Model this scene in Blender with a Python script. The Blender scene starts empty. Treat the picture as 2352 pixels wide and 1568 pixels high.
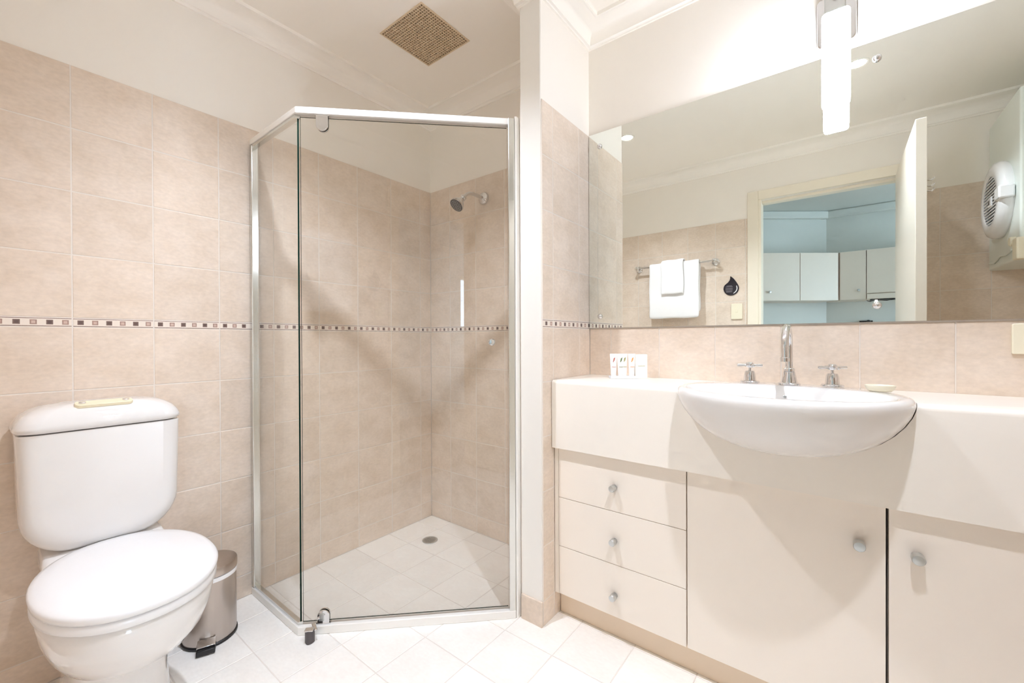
import bpy, bmesh, math, random
from mathutils import Matrix, Vector
PI = math.pi
random.seed(7)
sc = bpy.context.scene
COL = sc.collection

# ------------------------------------------------------------------ camera
cam_d = bpy.data.cameras.new('camera'); cam = bpy.data.objects.new('camera', cam_d); COL.objects.link(cam)
cam_d.sensor_fit = 'HORIZONTAL'; cam_d.sensor_width = 36.0; cam_d.lens = 14.7245
cam_d.clip_start = 0.01; cam_d.clip_end = 60
cam.matrix_world = Matrix(((0.7890, 0.0001, 0.6144, 1.9122), (0.6144, 0.0060, -0.7890, -1.6339),
                           (-0.0038, 1.0, 0.0047, 1.0460), (0, 0, 0, 1)))
sc.camera = cam
# ------------------------------------------------------------------ world (overcast daylight beyond the kitchen window), exposure
W = bpy.data.worlds.new('sky'); sc.world = W; W.use_nodes = True
bgn = W.node_tree.nodes['Background']
bgn.inputs[0].default_value = (0.62, 0.80, 1.0, 1); bgn.inputs[1].default_value = 8.8
DOWN_W = 56.0          # watts of each recessed downlight
LAMP_E = 46.0          # emission of the wall lamp's diffuser
sc.view_settings.view_transform = 'Standard'; sc.view_settings.look = 'None'
sc.view_settings.gamma = 1.0; sc.view_settings.use_curve_mapping = False
sc.view_settings.exposure = 0.40
sc.cycles.max_bounces = 12; sc.cycles.diffuse_bounces = 9; sc.cycles.glossy_bounces = 6
sc.cycles.transparent_max_bounces = 12; sc.cycles.transmission_bounces = 4
sc.cycles.use_adaptive_sampling = True; sc.cycles.adaptive_threshold = .11; sc.cycles.adaptive_min_samples = 12; sc.cycles.use_light_tree = False
sc.cycles.use_denoising = True
sc.cycles.caustics_reflective = False; sc.cycles.caustics_refractive = False
sc.cycles.sample_clamp_indirect = 6.0

# ------------------------------------------------------------------ materials
def lin(c):
    f = lambda v: v/12.92 if v <= .04045 else ((v+.055)/1.055)**2.4
    return tuple(f(x/255.0) for x in c) + (1.0,)
def mat(name, rgb, rough=.5, metal=0.0, var=0.0, scale=20.0, bump=0.0, bscale=200.0, coat=0.0, spec=.5, stretch=None):
    m = bpy.data.materials.new(name); m.use_nodes = True
    nt = m.node_tree; N = nt.nodes; L = nt.links; b = N['Principled BSDF']
    b.inputs['Base Color'].default_value = lin(rgb); b.inputs['Roughness'].default_value = rough
    b.inputs['Metallic'].default_value = metal; b.inputs['Coat Weight'].default_value = coat
    b.inputs['Specular IOR Level'].default_value = spec
    tc = N.new('ShaderNodeTexCoord')
    vec = tc.outputs['Object']
    if stretch:
        mp = N.new('ShaderNodeMapping'); mp.inputs['Scale'].default_value = stretch
        L.new(vec, mp.inputs['Vector']); vec = mp.outputs['Vector']
    nz = N.new('ShaderNodeTexNoise'); nz.inputs['Scale'].default_value = scale; nz.inputs['Detail'].default_value = 4
    L.new(vec, nz.inputs['Vector'])
    v = max(var, .012)
    mix = N.new('ShaderNodeMix'); mix.data_type = 'RGBA'; mix.blend_type = 'MULTIPLY'
    mix.inputs[0].default_value = 1.0
    rmp = N.new('ShaderNodeMapRange'); rmp.inputs[3].default_value = 1 - v; rmp.inputs[4].default_value = 1 + v
    L.new(nz.outputs['Fac'], rmp.inputs[0])
    mix.inputs[6].default_value = lin(rgb); L.new(rmp.outputs[0], mix.inputs[7]); L.new(mix.outputs[2], b.inputs['Base Color'])
    if bump:
        n2 = N.new('ShaderNodeTexNoise'); n2.inputs['Scale'].default_value = bscale; L.new(vec, n2.inputs['Vector'])
        bp = N.new('ShaderNodeBump'); bp.inputs['Strength'].default_value = bump; bp.inputs['Distance'].default_value = .002
        L.new(n2.outputs['Fac'], bp.inputs['Height']); L.new(bp.outputs['Normal'], b.inputs['Normal'])
    return m
def tile_mat(name, rgb, rgb2, rough, var=.06):
    """mottled ceramic, a little different on every tile"""
    m = bpy.data.materials.new(name); m.use_nodes = True
    nt = m.node_tree; N = nt.nodes; L = nt.links; b = N['Principled BSDF']
    b.inputs['Roughness'].default_value = rough
    tc = N.new('ShaderNodeTexCoord'); oi = N.new('ShaderNodeObjectInfo')
    ml = N.new('ShaderNodeMath'); ml.operation = 'MULTIPLY'; ml.inputs[1].default_value = 40
    L.new(oi.outputs['Random'], ml.inputs[0])
    ad = N.new('ShaderNodeVectorMath'); ad.operation = 'ADD'
    L.new(tc.outputs['Object'], ad.inputs[0]); L.new(ml.outputs[0], ad.inputs[1])
    mp = N.new('ShaderNodeMapping'); mp.inputs['Scale'].default_value = (1, 1.25, 1); L.new(ad.outputs[0], mp.inputs['Vector'])
    n1 = N.new('ShaderNodeTexNoise'); n1.inputs['Scale'].default_value = 9; n1.inputs['Detail'].default_value = 6; n1.inputs['Roughness'].default_value = .65
    L.new(mp.outputs[0], n1.inputs['Vector'])
    mp2 = N.new('ShaderNodeMapping'); mp2.inputs['Scale'].default_value = (1, 1.7, 1); L.new(ad.outputs[0], mp2.inputs['Vector'])
    n2 = N.new('ShaderNodeTexNoise'); n2.inputs['Scale'].default_value = 70; n2.inputs['Detail'].default_value = 3
    L.new(mp2.outputs[0], n2.inputs['Vector'])
    cr = N.new('ShaderNodeValToRGB'); cr.color_ramp.elements[0].position = .36; cr.color_ramp.elements[1].position = .64
    cr.color_ramp.elements[0].color = lin(rgb2); cr.color_ramp.elements[1].color = lin(rgb)
    L.new(n1.outputs['Fac'], cr.inputs['Fac'])
    r2 = N.new('ShaderNodeMapRange'); r2.inputs[1].default_value = .3; r2.inputs[2].default_value = .7
    r2.inputs[3].default_value = 1 - var; r2.inputs[4].default_value = 1 + var*.6
    L.new(n2.outputs['Fac'], r2.inputs[0])
    mx = N.new('ShaderNodeMix'); mx.data_type = 'RGBA'; mx.blend_type = 'MULTIPLY'; mx.inputs[0].default_value = 1
    L.new(cr.outputs['Color'], mx.inputs[6]); L.new(r2.outputs[0], mx.inputs[7])
    r3 = N.new('ShaderNodeMapRange'); r3.inputs[3].default_value = .965; r3.inputs[4].default_value = 1.03
    L.new(oi.outputs['Random'], r3.inputs[0])
    m2 = N.new('ShaderNodeMix'); m2.data_type = 'RGBA'; m2.blend_type = 'MULTIPLY'; m2.inputs[0].default_value = 1
    L.new(mx.outputs[2], m2.inputs[6]); L.new(r3.outputs[0], m2.inputs[7]); L.new(m2.outputs[2], b.inputs['Base Color'])
    bp = N.new('ShaderNodeBump'); bp.inputs['Strength'].default_value = .08; bp.inputs['Distance'].default_value = .001
    L.new(n2.outputs['Fac'], bp.inputs['Height']); L.new(bp.outputs['Normal'], b.inputs['Normal'])
    return m
def border_mat(name, H):
    """printed border tile: cream field, brown edge lines, dark squares alternating with framed pale ones"""
    m = bpy.data.materials.new(name); m.use_nodes = True
    nt = m.node_tree; N = nt.nodes; L = nt.links; b = N['Principled BSDF']; b.inputs['Roughness'].default_value = .35
    def math_(op, a, c=None):
        n = N.new('ShaderNodeMath'); n.operation = op
        for i, v in enumerate((a, c)):
            if v is None: continue
            if isinstance(v, (int, float)): n.inputs[i].default_value = v
            else: L.new(v, n.inputs[i])
        return n.outputs[0]
    tc = N.new('ShaderNodeTexCoord'); sp = N.new('ShaderNodeSeparateXYZ'); L.new(tc.outputs['Object'], sp.inputs[0])
    u, v = sp.outputs[0], sp.outputs[1]
    pitch = .2/6
    cell = math_('DIVIDE', u, pitch)
    fr = math_('ABSOLUTE', math_('SUBTRACT', math_('FRACT', cell), .5))
    du = math_('MULTIPLY', fr, pitch)
    dv = math_('ABSOLUTE', math_('SUBTRACT', v, H/2))
    par = math_('GREATER_THAN', math_('FRACT', math_('MULTIPLY', cell, .5)), .5)      # 1 on every other cell
    d = math_('MAXIMUM', du, dv)
    sq = math_('LESS_THAN', d, .0072)
    core = math_('LESS_THAN', d, .0042)
    line = math_('MULTIPLY', math_('GREATER_THAN', dv, H/2 - .0032), math_('LESS_THAN', dv, H/2 - .0012))
    def mixc(f, a, c):
        x = N.new('ShaderNodeMix'); x.data_type = 'RGBA'; L.new(f, x.inputs[0])
        for i, k in ((6, a), (7, c)):
            if isinstance(k, tuple): x.inputs[i].default_value = k
            else: L.new(k, x.inputs[i])
        return x.outputs[2]
    dark = mixc(core, lin((122, 100, 93)), lin((106, 86, 80)))
    pale = mixc(core, lin((166, 136, 124)), lin((208, 182, 168)))
    sqc = mixc(par, dark, pale)
    c = mixc(sq, lin((238, 226, 214)), sqc)
    c = mixc(line, c, lin((128, 104, 96)))
    L.new(c, b.inputs['Base Color'])
    return m
def glass_mat(name, tint, f0=.036):
    m = bpy.data.materials.new(name); m.use_nodes = True
    nt = m.node_tree; N = nt.nodes; L = nt.links; N.remove(N['Principled BSDF']); out = N['Material Output']
    t = N.new('ShaderNodeBsdfTransparent'); t.inputs[0].default_value = tint
    g = N.new('ShaderNodeBsdfGlossy'); g.inputs['Roughness'].default_value = 0; g.inputs[0].default_value = (1, 1, 1, 1)
    ge = N.new('ShaderNodeNewGeometry'); dt = N.new('ShaderNodeVectorMath'); dt.operation = 'DOT_PRODUCT'
    L.new(ge.outputs['Incoming'], dt.inputs[0]); L.new(ge.outputs['Normal'], dt.inputs[1])
    def mt(op, a, c):
        n = N.new('ShaderNodeMath'); n.operation = op
        for i, v in enumerate((a, c)):
            if v is None: continue
            if isinstance(v, (int, float)): n.inputs[i].default_value = v
            else: L.new(v, n.inputs[i])
        return n.outputs[0]
    # Schlick reflectance, alike on both faces of the pane
    k = mt('POWER', mt('SUBTRACT', 1.0, mt('ABSOLUTE', dt.outputs['Value'], None)), 5.0)
    fz = mt('ADD', mt('MULTIPLY', k, 1 - f0), f0)
    mx = N.new('ShaderNodeMixShader'); L.new(fz, mx.inputs[0]); L.new(t.outputs[0], mx.inputs[1]); L.new(g.outputs[0], mx.inputs[2])
    L.new(mx.outputs[0], out.inputs[0]); return m
def emit_mat(name, col, e):
    m = bpy.data.materials.new(name); m.use_nodes = True
    b = m.node_tree.nodes['Principled BSDF']; b.inputs['Base Color'].default_value = (.9, .9, .9, 1)
    b.inputs['Emission Color'].default_value = col; b.inputs['Emission Strength'].default_value = e; b.inputs['Roughness'].default_value = .4
    return m
BH = .0279
M = dict(
    paint=mat('cream_paint', (244, 239, 231), .65, var=.02, scale=3),
    ceil=mat('ceiling_paint', (250, 246, 239), .75, var=.015, scale=2),
    nibpaint=mat('white_gloss_paint', (240, 237, 231), .4),
    tile=tile_mat('beige_wall_tile', (232, 217, 202), (222, 205, 187), .32),
    ftile=tile_mat('cream_floor_tile', (248, 246, 242), (245, 241, 236), .34, .03),
    grout=mat('wall_grout', (230, 222, 213), .9),
    fgrout=mat('floor_grout', (226, 220, 214), .9),
    border=border_mat('border_tile', BH),
    lam=mat('cream_laminate', (240, 231, 220), .38, var=.015, scale=4),
    top=mat('postformed_cream_laminate', (241, 235, 226), .25, var=.015, scale=30),
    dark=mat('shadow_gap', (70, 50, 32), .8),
    kick=mat('kickboard_laminate', (230, 212, 190), .45),
    cer=mat('white_vitreous_china', (229, 227, 225), .08, coat=.5),
    plast=mat('white_plastic', (236, 236, 237), .2),
    ivory=mat('ivory_plastic', (236, 226, 196), .35),
    cream=mat('cream_plastic', (238, 231, 208), .35),
    chrome=mat('polished_chrome', (225, 225, 226), .06, 1.0),
    satin=mat('satin_chrome', (205, 208, 208), .28, 1.0),
    steel=mat('brushed_steel', (190, 180, 172), .3, 1.0, var=.06, scale=60, stretch=(1, 1, .02)),
    alu=mat('bright_aluminium', (222, 222, 218), .18, 1.0),
    walu=mat('white_powdercoat', (240, 238, 234), .3),
    black=mat('black_plastic', (28, 26, 26), .4),
    rub=mat('dark_grey_rubber', (84, 78, 78), .5),
    glass=glass_mat('clear_shower_glass', (.984, .989, .983, 1)),
    gedge=mat('green_glass_edge', (30, 52, 44), .12),
    mirror=mat('silvered_mirror', (244, 248, 243), 0.0, 1.0),
    tow=mat('white_terry', (247, 246, 246), .95, bump=.6, bscale=700),
    vent=mat('vent_bronze', (220, 200, 172), .6),
    ventd=mat('vent_void', (92, 76, 60), .9),
    drop=mat('dark_plum_plastic', (40, 35, 42), .3),
    dropt=mat('grey_print', (140, 134, 140), .5),
    wpr=mat('white_print', (240, 240, 240), .5),
    dryer=mat('dryer_enamel', (226, 232, 226), .3),
    kwall=mat('kitchen_paint', (214, 216, 212), .7),
    kcab=mat('kitchen_white_laminate', (230, 216, 202), .35),
    kfloor=mat('kitchen_floor', (150, 130, 108), .5, var=.1, scale=8),
    doorp=mat('door_paint', (238, 230, 216), .35),
    trimp=mat('trim_paint', (238, 230, 213), .4),
    pr=mat('pink_print', (190, 120, 110), .6), pg=mat('green_print', (110, 130, 90), .6),
    py=mat('olive_print', (170, 170, 110), .6), po=mat('orange_print', (235, 165, 95), .6),
    card=mat('white_card', (240, 238, 232), .6), tube=mat('white_tube', (248, 244, 242), .3),
    lampe=emit_mat('lamp_diffuser', (.92, 1.0, 1.15, 1), LAMP_E),
    downe=emit_mat('downlight_lens', (1.0, .95, .88, 1), 30),
    hoode=emit_mat('hood_bulb', (1.0, .9, .8, 1), 4),
)

# ------------------------------------------------------------------ mesh helpers
class MB:
    def __init__(s): s.v = []; s.f = []; s.m = []
    def add(s, vs, fs, mi=0):
        o = len(s.v); s.v += [tuple(v) for v in vs]; s.f += [tuple(i+o for i in f) for f in fs]; s.m += [mi]*len(fs); return s
    def box(s, x0, x1, y0, y1, z0, z1, mi=0):
        v = [(x0,y0,z0),(x1,y0,z0),(x1,y1,z0),(x0,y1,z0),(x0,y0,z1),(x1,y0,z1),(x1,y1,z1),(x0,y1,z1)]
        return s.add(v, [(0,3,2,1),(4,5,6,7),(0,1,5,4),(1,2,6,5),(2,3,7,6),(3,0,4,7)], mi)
    def obox(s, c, ax, half, mi=0):
        """oriented box: centre, three unit axes, three half sizes"""
        c = Vector(c); a = [Vector(k)*h for k, h in zip(ax, half)]
        v = [c + i*a[0] + j*a[1] + k*a[2] for k in (-1,1) for j in (-1,1) for i in (-1,1)]
        return s.add(v, [(0,2,3,1),(4,5,7,6),(0,1,5,4),(1,3,7,5),(3,2,6,7),(2,0,4,6)], mi)
    def rings(s, rings, cap0=True, cap1=True, mi=0):
        n = len(rings[0]); o = len(s.v); vs = [p for r in rings for p in r]; fs = []
        for i in range(len(rings)-1):
            for j in range(n):
                k = (j+1) % n; fs.append((i*n+j, i*n+k, (i+1)*n+k, (i+1)*n+j))
        if cap0: fs.append(tuple(range(n-1, -1, -1)))
        if cap1: fs.append(tuple((len(rings)-1)*n + j for j in range(n)))
        return s.add(vs, fs, mi)
    def lathe(s, c, axis, prof, n=32, mi=0, cap0=True, cap1=True):
        """prof: list of (radius, distance along axis) from c"""
        a = Vector(axis).normalized(); t = Vector((1,0,0)) if abs(a.x) < .9 else Vector((0,1,0))
        e1 = a.cross(t).normalized(); e2 = a.cross(e1); c = Vector(c)
        rr = [[c + a*d + (e1*math.cos(2*PI*k/n) + e2*math.sin(2*PI*k/n))*max(r, 1e-5) for k in range(n)] for r, d in prof]
        return s.rings(rr, cap0, cap1, mi)
    def tube(s, path, r, n=14, mi=0):
        P = [Vector(p) for p in path]; rr = []
        up = None
        for i, p in enumerate(P):
            d = (P[min(i+1, len(P)-1)] - P[max(i-1, 0)]).normalized()
            if up is None:
                up = d.cross(Vector((0,0,1)) if abs(d.z) < .9 else Vector((1,0,0))).normalized()
            up = (up - d*up.dot(d)).normalized(); e2 = d.cross(up)
            q = r[i] if isinstance(r, (list, tuple)) else r
            rr.append([p + (up*math.cos(2*PI*k/n) + e2*math.sin(2*PI*k/n))*q for k in range(n)])
        return s.rings(rr, True, True, mi)
    def prism(s, outl, axis, a0, a1, mi=0):
        """outline in the two other axes (cyclic order) extruded along axis 'x','y' or 'z'"""
        f = {'x': lambda p, a: (a, p[0], p[1]), 'y': lambda p, a: (p[0], a, p[1]), 'z': lambda p, a: (p[0], p[1], a)}[axis]
        return s.rings([[f(p, a0) for p in outl], [f(p, a1) for p in outl]], True, True, mi)
def rrect(x0, x1, y0, y1, r, n=6):
    if not isinstance(r, (tuple, list)): r = (r,)*4
    out = []
    for (cx, cy, a, q) in ((x1-r[0], y1-r[0], 0, r[0]), (x0+r[1], y1-r[1], PI/2, r[1]), (x0+r[2], y0+r[2], PI, r[2]), (x1-r[3], y0+r[3], 1.5*PI, r[3])):
        out += [(cx + q*math.cos(a + k*PI/2/n), cy + q*math.sin(a + k*PI/2/n)) for k in range(n+1)]
    return out
ORG = {}
def obj(name, mb, m, parent=None, smooth=False, bevel=0, seg=3, origin=None, subsurf=0, angle=40):
    me = bpy.data.meshes.new(name)
    if parent is not None: o3 = ORG.get(parent.name, Vector((0,0,0)))
    elif origin is not None: o3 = Vector(origin)
    else:
        xs = [v[0] for v in mb.v]; ys = [v[1] for v in mb.v]; zs = [v[2] for v in mb.v]
        o3 = Vector(((min(xs)+max(xs))/2, (min(ys)+max(ys))/2, min(zs)))
    me.from_pydata([tuple(Vector(v) - o3) for v in mb.v], [], mb.f)
    bm = bmesh.new(); bm.from_mesh(me); bmesh.ops.recalc_face_normals(bm, faces=bm.faces); bm.to_mesh(me); bm.free()
    ms = m if isinstance(m, (list, tuple)) else [m]
    for k in ms: me.materials.append(M[k] if isinstance(k, str) else k)
    if len(ms) > 1:
        for p, i in zip(me.polygons, mb.m): p.material_index = i
    o = bpy.data.objects.new(name, me); COL.objects.link(o)
    if parent is not None: o.parent = parent; ORG[o.name] = o3
    else: o.location = o3; ORG[o.name] = o3
    if bevel:
        b = o.modifiers.new('bevel', 'BEVEL'); b.width = bevel; b.segments = seg; b.limit_method = 'ANGLE'; b.angle_limit = math.radians(35)
        b.harden_normals = False
    if subsurf:
        q = o.modifiers.new('subsurf', 'SUBSURF'); q.levels = subsurf; q.render_levels = subsurf
    if smooth or bevel:
        me.polygons.foreach_set('use_smooth', [True]*len(me.polygons))
        if not smooth or angle < 180: me.set_sharp_from_angle(angle=math.radians(angle))
    return o
def tag(o, label, cat=None, group=None, kind=None):
    o['label'] = label
    if cat: o['category'] = cat
    if group: o['group'] = group
    if kind: o['kind'] = kind
    return o
def thing(name, label, cat, loc, group=None):
    o = bpy.data.objects.new(name, None); COL.objects.link(o); o.location = loc; o.empty_display_size = .05
    ORG[o.name] = Vector(loc); return tag(o, label, cat, group)
def struct(name, mb, m, label, cat, **kw):
    o = obj(name, mb, m, origin=(0,0,0), **kw); return tag(o, label, cat, kind='structure')

# ------------------------------------------------------------------ tiling
TM = {}
def tile_mesh(w, h, u0, m, th=.008, ch=.0011):
    key = (round(w,4), round(h,4), round(u0,4), m)
    if key in TM: return TM[key]
    x0, x1 = u0, u0 + w
    def q(i, z): return [(x0+i, i, z), (x1-i, i, z), (x1-i, h-i, z), (x0+i, h-i, z)]
    v = q(0, -th) + q(0, -ch) + q(ch, 0)
    f = [(3,2,1,0), (8,9,10,11)]
    for a in (0, 4):
        for k in range(4): f.append((a+k, a+(k+1)%4, a+4+(k+1)%4, a+4+k))
    me = bpy.data.meshes.new('tile'); me.from_pydata(v, [], f); me.materials.append(M[m]); TM[key] = me
    return me
GAP = .0030
def lay(parent, origin, u, v, n, us, vs, m='tile', skip=None, borders=(), phase=0.0, name='tile'):
    """one tile object per cell; us / vs are joint positions, borders the rows that are border tiles"""
    O, u, v, n = Vector(origin), Vector(u), Vector(v), Vector(n)
    for j in range(len(vs)-1):
        for i in range(len(us)-1):
            a0, a1, b0, b1 = us[i], us[i+1], vs[j], vs[j+1]
            pieces = [(a0, a1, b0, b1)]
            if skip: pieces = skip(a0, a1, b0, b1)
            for (c0, c1, d0, d1) in pieces:
                w, h = c1-c0-GAP, d1-d0-GAP
                if w < .006 or h < .006: continue
                bd = j in borders
                gap_v = .0015 if bd else GAP
                h = d1-d0-gap_v
                off = 0.0
                if bd: off = round(((c0 - phase) % .2), 3) % .2
                me = tile_mesh(w, h, off, 'border' if bd else m)
                t = bpy.data.objects.new('border_tile' if bd else name, me); COL.objects.link(t); t.parent = parent
                p = O + u*(c0 + GAP/2 - off) + v*(d0 + gap_v/2) + n*random.uniform(-.0003, .0002)
                t.matrix_basis = Matrix(((u.x,v.x,n.x,p.x),(u.y,v.y,n.y,p.y),(u.z,v.z,n.z,p.z),(0,0,0,1)))
Z_ROWS = [0.0, .0903, .2903, .4903, .6903, .8903, 1.0903, 1.1197, 1.3197, 1.5197, 1.7197, 1.9190]
BROW = (6,)
def cuts(lo, hi, first, step=.2):
    k0 = math.ceil((lo - first)/step); out = [lo]
    x = first + k0*step
    while x < hi - 1e-6:
        if x > lo + 1e-6: out.append(x)
        x += step
    return out + [hi]
ZT, ZC = 1.919, 2.37
YB, YE, XR, XN0, XN1, YN = .037, -1.832, 2.95, .965, 1.066, -.37
PB = .005      # painted plaster stands this far behind the tile faces
DX0, DX1, DZ = 1.462, 2.226, 2.035     # doorway

# ------------------------------------------------------------------ the setting
floor = struct('floor', MB().box(-.1, XR+.1, YE-.1, .14, -.10, -.0008), 'fgrout', 'cream tiled bathroom floor', 'floor')
lay(floor, (0,0,0), (1,0,0), (0,1,0), (0,0,1), cuts(0, XR, .1645), cuts(YE, YB, -.2640),  'ftile', name='floor_tile',
    skip=lambda a0,a1,b0,b1: [] if (a0 >= XN1 - .001 and b0 > -.05) else [(a0,a1,b0,b1)])
wl = struct('wall_left', MB().box(-.10, -PB, YE-.1, YB+.1, -.1, ZC+.05), 'paint', 'beige tiled wall behind the toilet with cream paint above', 'wall')
obj('grout_bed', MB().box(-PB-.001, -.0008, YE, YB, 0, ZT-.001), 'grout', wl)
lay(wl, (0,0,0), (0,1,0), (0,0,1), (1,0,0), cuts(YE, YB, -.0424), Z_ROWS, borders=BROW, phase=-.0424)
mb = MB().box(-.05, XN1-.05, YB+PB, YB+.1, -.1, ZC+.05).box(XN1-.05, XR+.1, PB, YB+.1, -.1, ZC+.05)
wr = struct('wall_rear', mb, 'paint', 'rear wall of the shower and vanity, tiled below cream paint', 'wall')
obj('grout_bed', MB().box(0, XN0, YB+.0008, YB+PB+.001, 0, ZT-.001).box(XN1, XR, .0016, PB+.001, .0, ZT-.001), 'grout', wr)
lay(wr, (0,YB,0), (1,0,0), (0,0,1), (0,-1,0), cuts(0, XN0, .1636), Z_ROWS, borders=BROW, phase=.1636)
lay(wr, (0,0,0), (1,0,0), (0,0,1), (0,-1,0), cuts(XN1, XR, 1.1635), Z_ROWS[5:7])
# short partition between shower and vanity
wp = struct('wall_partition', MB().box(XN0+PB, XN1-PB, YN, YB+.02, -.1, ZC+.05), 'nibpaint', 'narrow white partition end between shower and vanity', 'wall', bevel=.003)
obj('side_plaster', MB().box(XN1-PB-.001, XN1-PB+.0006, YN+.004, .02, ZT, ZC), 'paint', wp)
obj('side_plaster', MB().box(XN0+PB-.0006, XN0+PB+.001, YN+.004, YB+.02, ZT, ZC), 'paint', wp)
obj('grout_bed', MB().box(XN1-PB-.001, XN1-.0008, YN+.004, .0, 0, ZT-.001).box(XN0+.0008, XN0+PB+.001, YN+.004, YB, 0, ZT-.001), 'grout', wp)
lay(wp, (XN1,0,0), (0,1,0), (0,0,1), (1,0,0), cuts(YN+.004, 0, -.0930), Z_ROWS, borders=BROW, phase=-.093)
lay(wp, (XN0,0,0), (0,-1,0), (0,0,1), (-1,0,0), cuts(-YB, -YN-.004, .0424), Z_ROWS, borders=BROW, phase=.0424)
bb = MB().prism([(XN0+.008, YN-.008), (XN1, YN-.008), (XN1, YN), (XN0+.008, YN)], 'z', 0, .092)
struct('baseboard_partition', bb, 'tile', 'beige tile skirting at the foot of the white partition', 'skirting', bevel=.0015)
# entrance wall with the doorway behind the camera
mb = MB().box(-.1, DX0, YE-.1, YE-PB, -.1, ZC+.05).box(DX1, XR+.1, YE-.1, YE-PB, -.1, ZC+.05).box(DX0, DX1, YE-.1, YE-PB, DZ, ZC+.05)
we = struct('wall_entrance', mb, 'paint', 'entrance wall seen in the mirror, tiled below cream paint', 'wall')
A0, A1 = DX0-.068, DX1+.066
obj('grout_bed', MB().box(0, A0, YE-PB-.001, YE-.0008, 0, ZT-.001).box(A1, XR, YE-PB-.001, YE-.0008, 0, ZT-.001), 'grout', we)
lay(we, (0,YE,0), (-1,0,0), (0,0,1), (0,1,0), cuts(-A0, 0, -.98), Z_ROWS, borders=BROW, phase=-.98)
lay(we, (0,YE,0), (-1,0,0), (0,0,1), (0,1,0), cuts(-XR, -A1, -2.38), Z_ROWS, borders=BROW, phase=-2.38)
wx = struct('wall_right', MB().box(XR+PB, XR+.1, YE-.1, .1, -.1, ZC+.05), 'paint', 'right end wall of the bathroom beyond the vanity', 'wall')
obj('grout_bed', MB().box(XR+.0008, XR+PB+.001, YE, 0, 0, ZT-.001), 'grout', wx)
lay(wx, (XR,0,0), (0,-1,0), (0,0,1), (-1,0,0), cuts(0, -YE, .05), Z_ROWS, borders=BROW, phase=.05)
# ceiling with holes for the two downlights and the vent
VX0, VX1, VY0, VY1 = .354, .623, -.549, -.280
mb = MB(); z0, z1 = ZC, ZC+.12
mb.box(-.1, VX0, YE-.1, .14, z0, z1).box(VX1, XR+.1, YE-.1, .14, z0, z1).box(VX0, VX1, YE-.1, VY0, z0, z1).box(VX0, VX1, VY1, .14, z0, z1)
struct('ceiling', mb, 'ceil', 'flat cream bathroom ceiling', 'ceiling')
# cove cornice: one mitred loop
poly = [(-PB, YE-PB), (-PB, YB+PB), (XN0+PB, YB+PB), (XN0+PB, YN), (XN1-PB, YN), (XN1-PB, PB), (XR+PB, PB), (XR+PB, YE-PB)]
def offset(poly, d):
    out = []; n = len(poly)
    for i in range(n):
        a, b, c = Vector(poly[i-1]), Vector(poly[i]), Vector(poly[(i+1) % n])
        n1 = Vector(((b-a).y, -(b-a).x)).normalized(); n2 = Vector(((c-b).y, -(c-b).x)).normalized()
        k = (n1+n2)/(1+n1.dot(n2)); out.append((b.x+k.x*d, b.y+k.y*d))
    return out
prof = [(0.0, 2.286), (.008, 2.286), (.010, 2.294), (.015, 2.297)]
for k in range(1, 7):
    a = k/7*PI/2; prof.append((.070 - .055*math.cos(a), 2.297 + .055*math.sin(a)))
prof += [(.070, 2.352), (.074, 2.356), (.080, 2.357), (.082, 2.3705), (0.0, 2.3705)]
mb = MB(); rr = [[(x, y, z) for x, y in offset(poly, d)] for d, z in prof]
n = len(poly); vs = [p for r in rr for p in r]; fs = []
for i in range(len(rr)):
    j = (i+1) % len(rr)
    for k in range(n):
        l = (k+1) % n; fs.append((i*n+k, i*n+l, j*n+l, j*n+k))
mb.add(vs, fs)
struct('trim_1', mb, 'ceil', 'cove cornice running round the bathroom ceiling', 'cornice', smooth=True, angle=50)
# door casing and jambs
mb = MB().box(A0, DX0, YE-.008, YE+.012, 0, DZ+.064).box(DX1, A1, YE-.008, YE+.012, 0, DZ+.064).box(DX0, DX1, YE-.008, YE+.012, DZ, DZ+.064)
mb.box(DX0-.001, DX0+.018, YE-.102, YE+.006, 0, DZ).box(DX1-.018, DX1+.001, YE-.102, YE-.045, 0, DZ).box(DX0, DX1, YE-.102, YE-.045, DZ-.018, DZ+.001)
struct('trim_2', mb, 'trimp', 'cream door frame round the kitchen doorway', 'door frame', bevel=.003)
d1 = struct('door_1', MB().box(2.186, 2.224, YE+.016, -.985, .012, DZ-.006), 'doorp', 'open cream flush door seen edge-on in the mirror', 'door', bevel=.002)
hk = MB().box(2.224, 2.228, -1.065, -1.03, 1.70, 1.80)
for z in (1.765, 1.738, 1.715): hk.tube([(2.227, -1.047, z), (2.246, -1.047, z-.004), (2.255, -1.047, z+.008)], .0035, 8)
obj('robe_hook', hk, 'chrome', d1, smooth=True)
hd = MB().lathe((2.186, -1.05, 1.0), (-1,0,0), [(.025,0),(.025,.006),(.011,.010),(.010,.045)], 20).lathe((2.224, -1.05, 1.0), (1,0,0), [(.025,0),(.025,.006),(.011,.010),(.010,.045)], 20)
hd.tube([(2.146,-1.05,1.0), (2.142,-1.10,1.0), (2.142,-1.16,.998)], .009, 10).tube([(2.264,-1.05,1.0), (2.268,-1.10,1.0), (2.268,-1.16,.998)], .009, 10)
obj('door_handle', hd, 'satin', d1, smooth=True)

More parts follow.
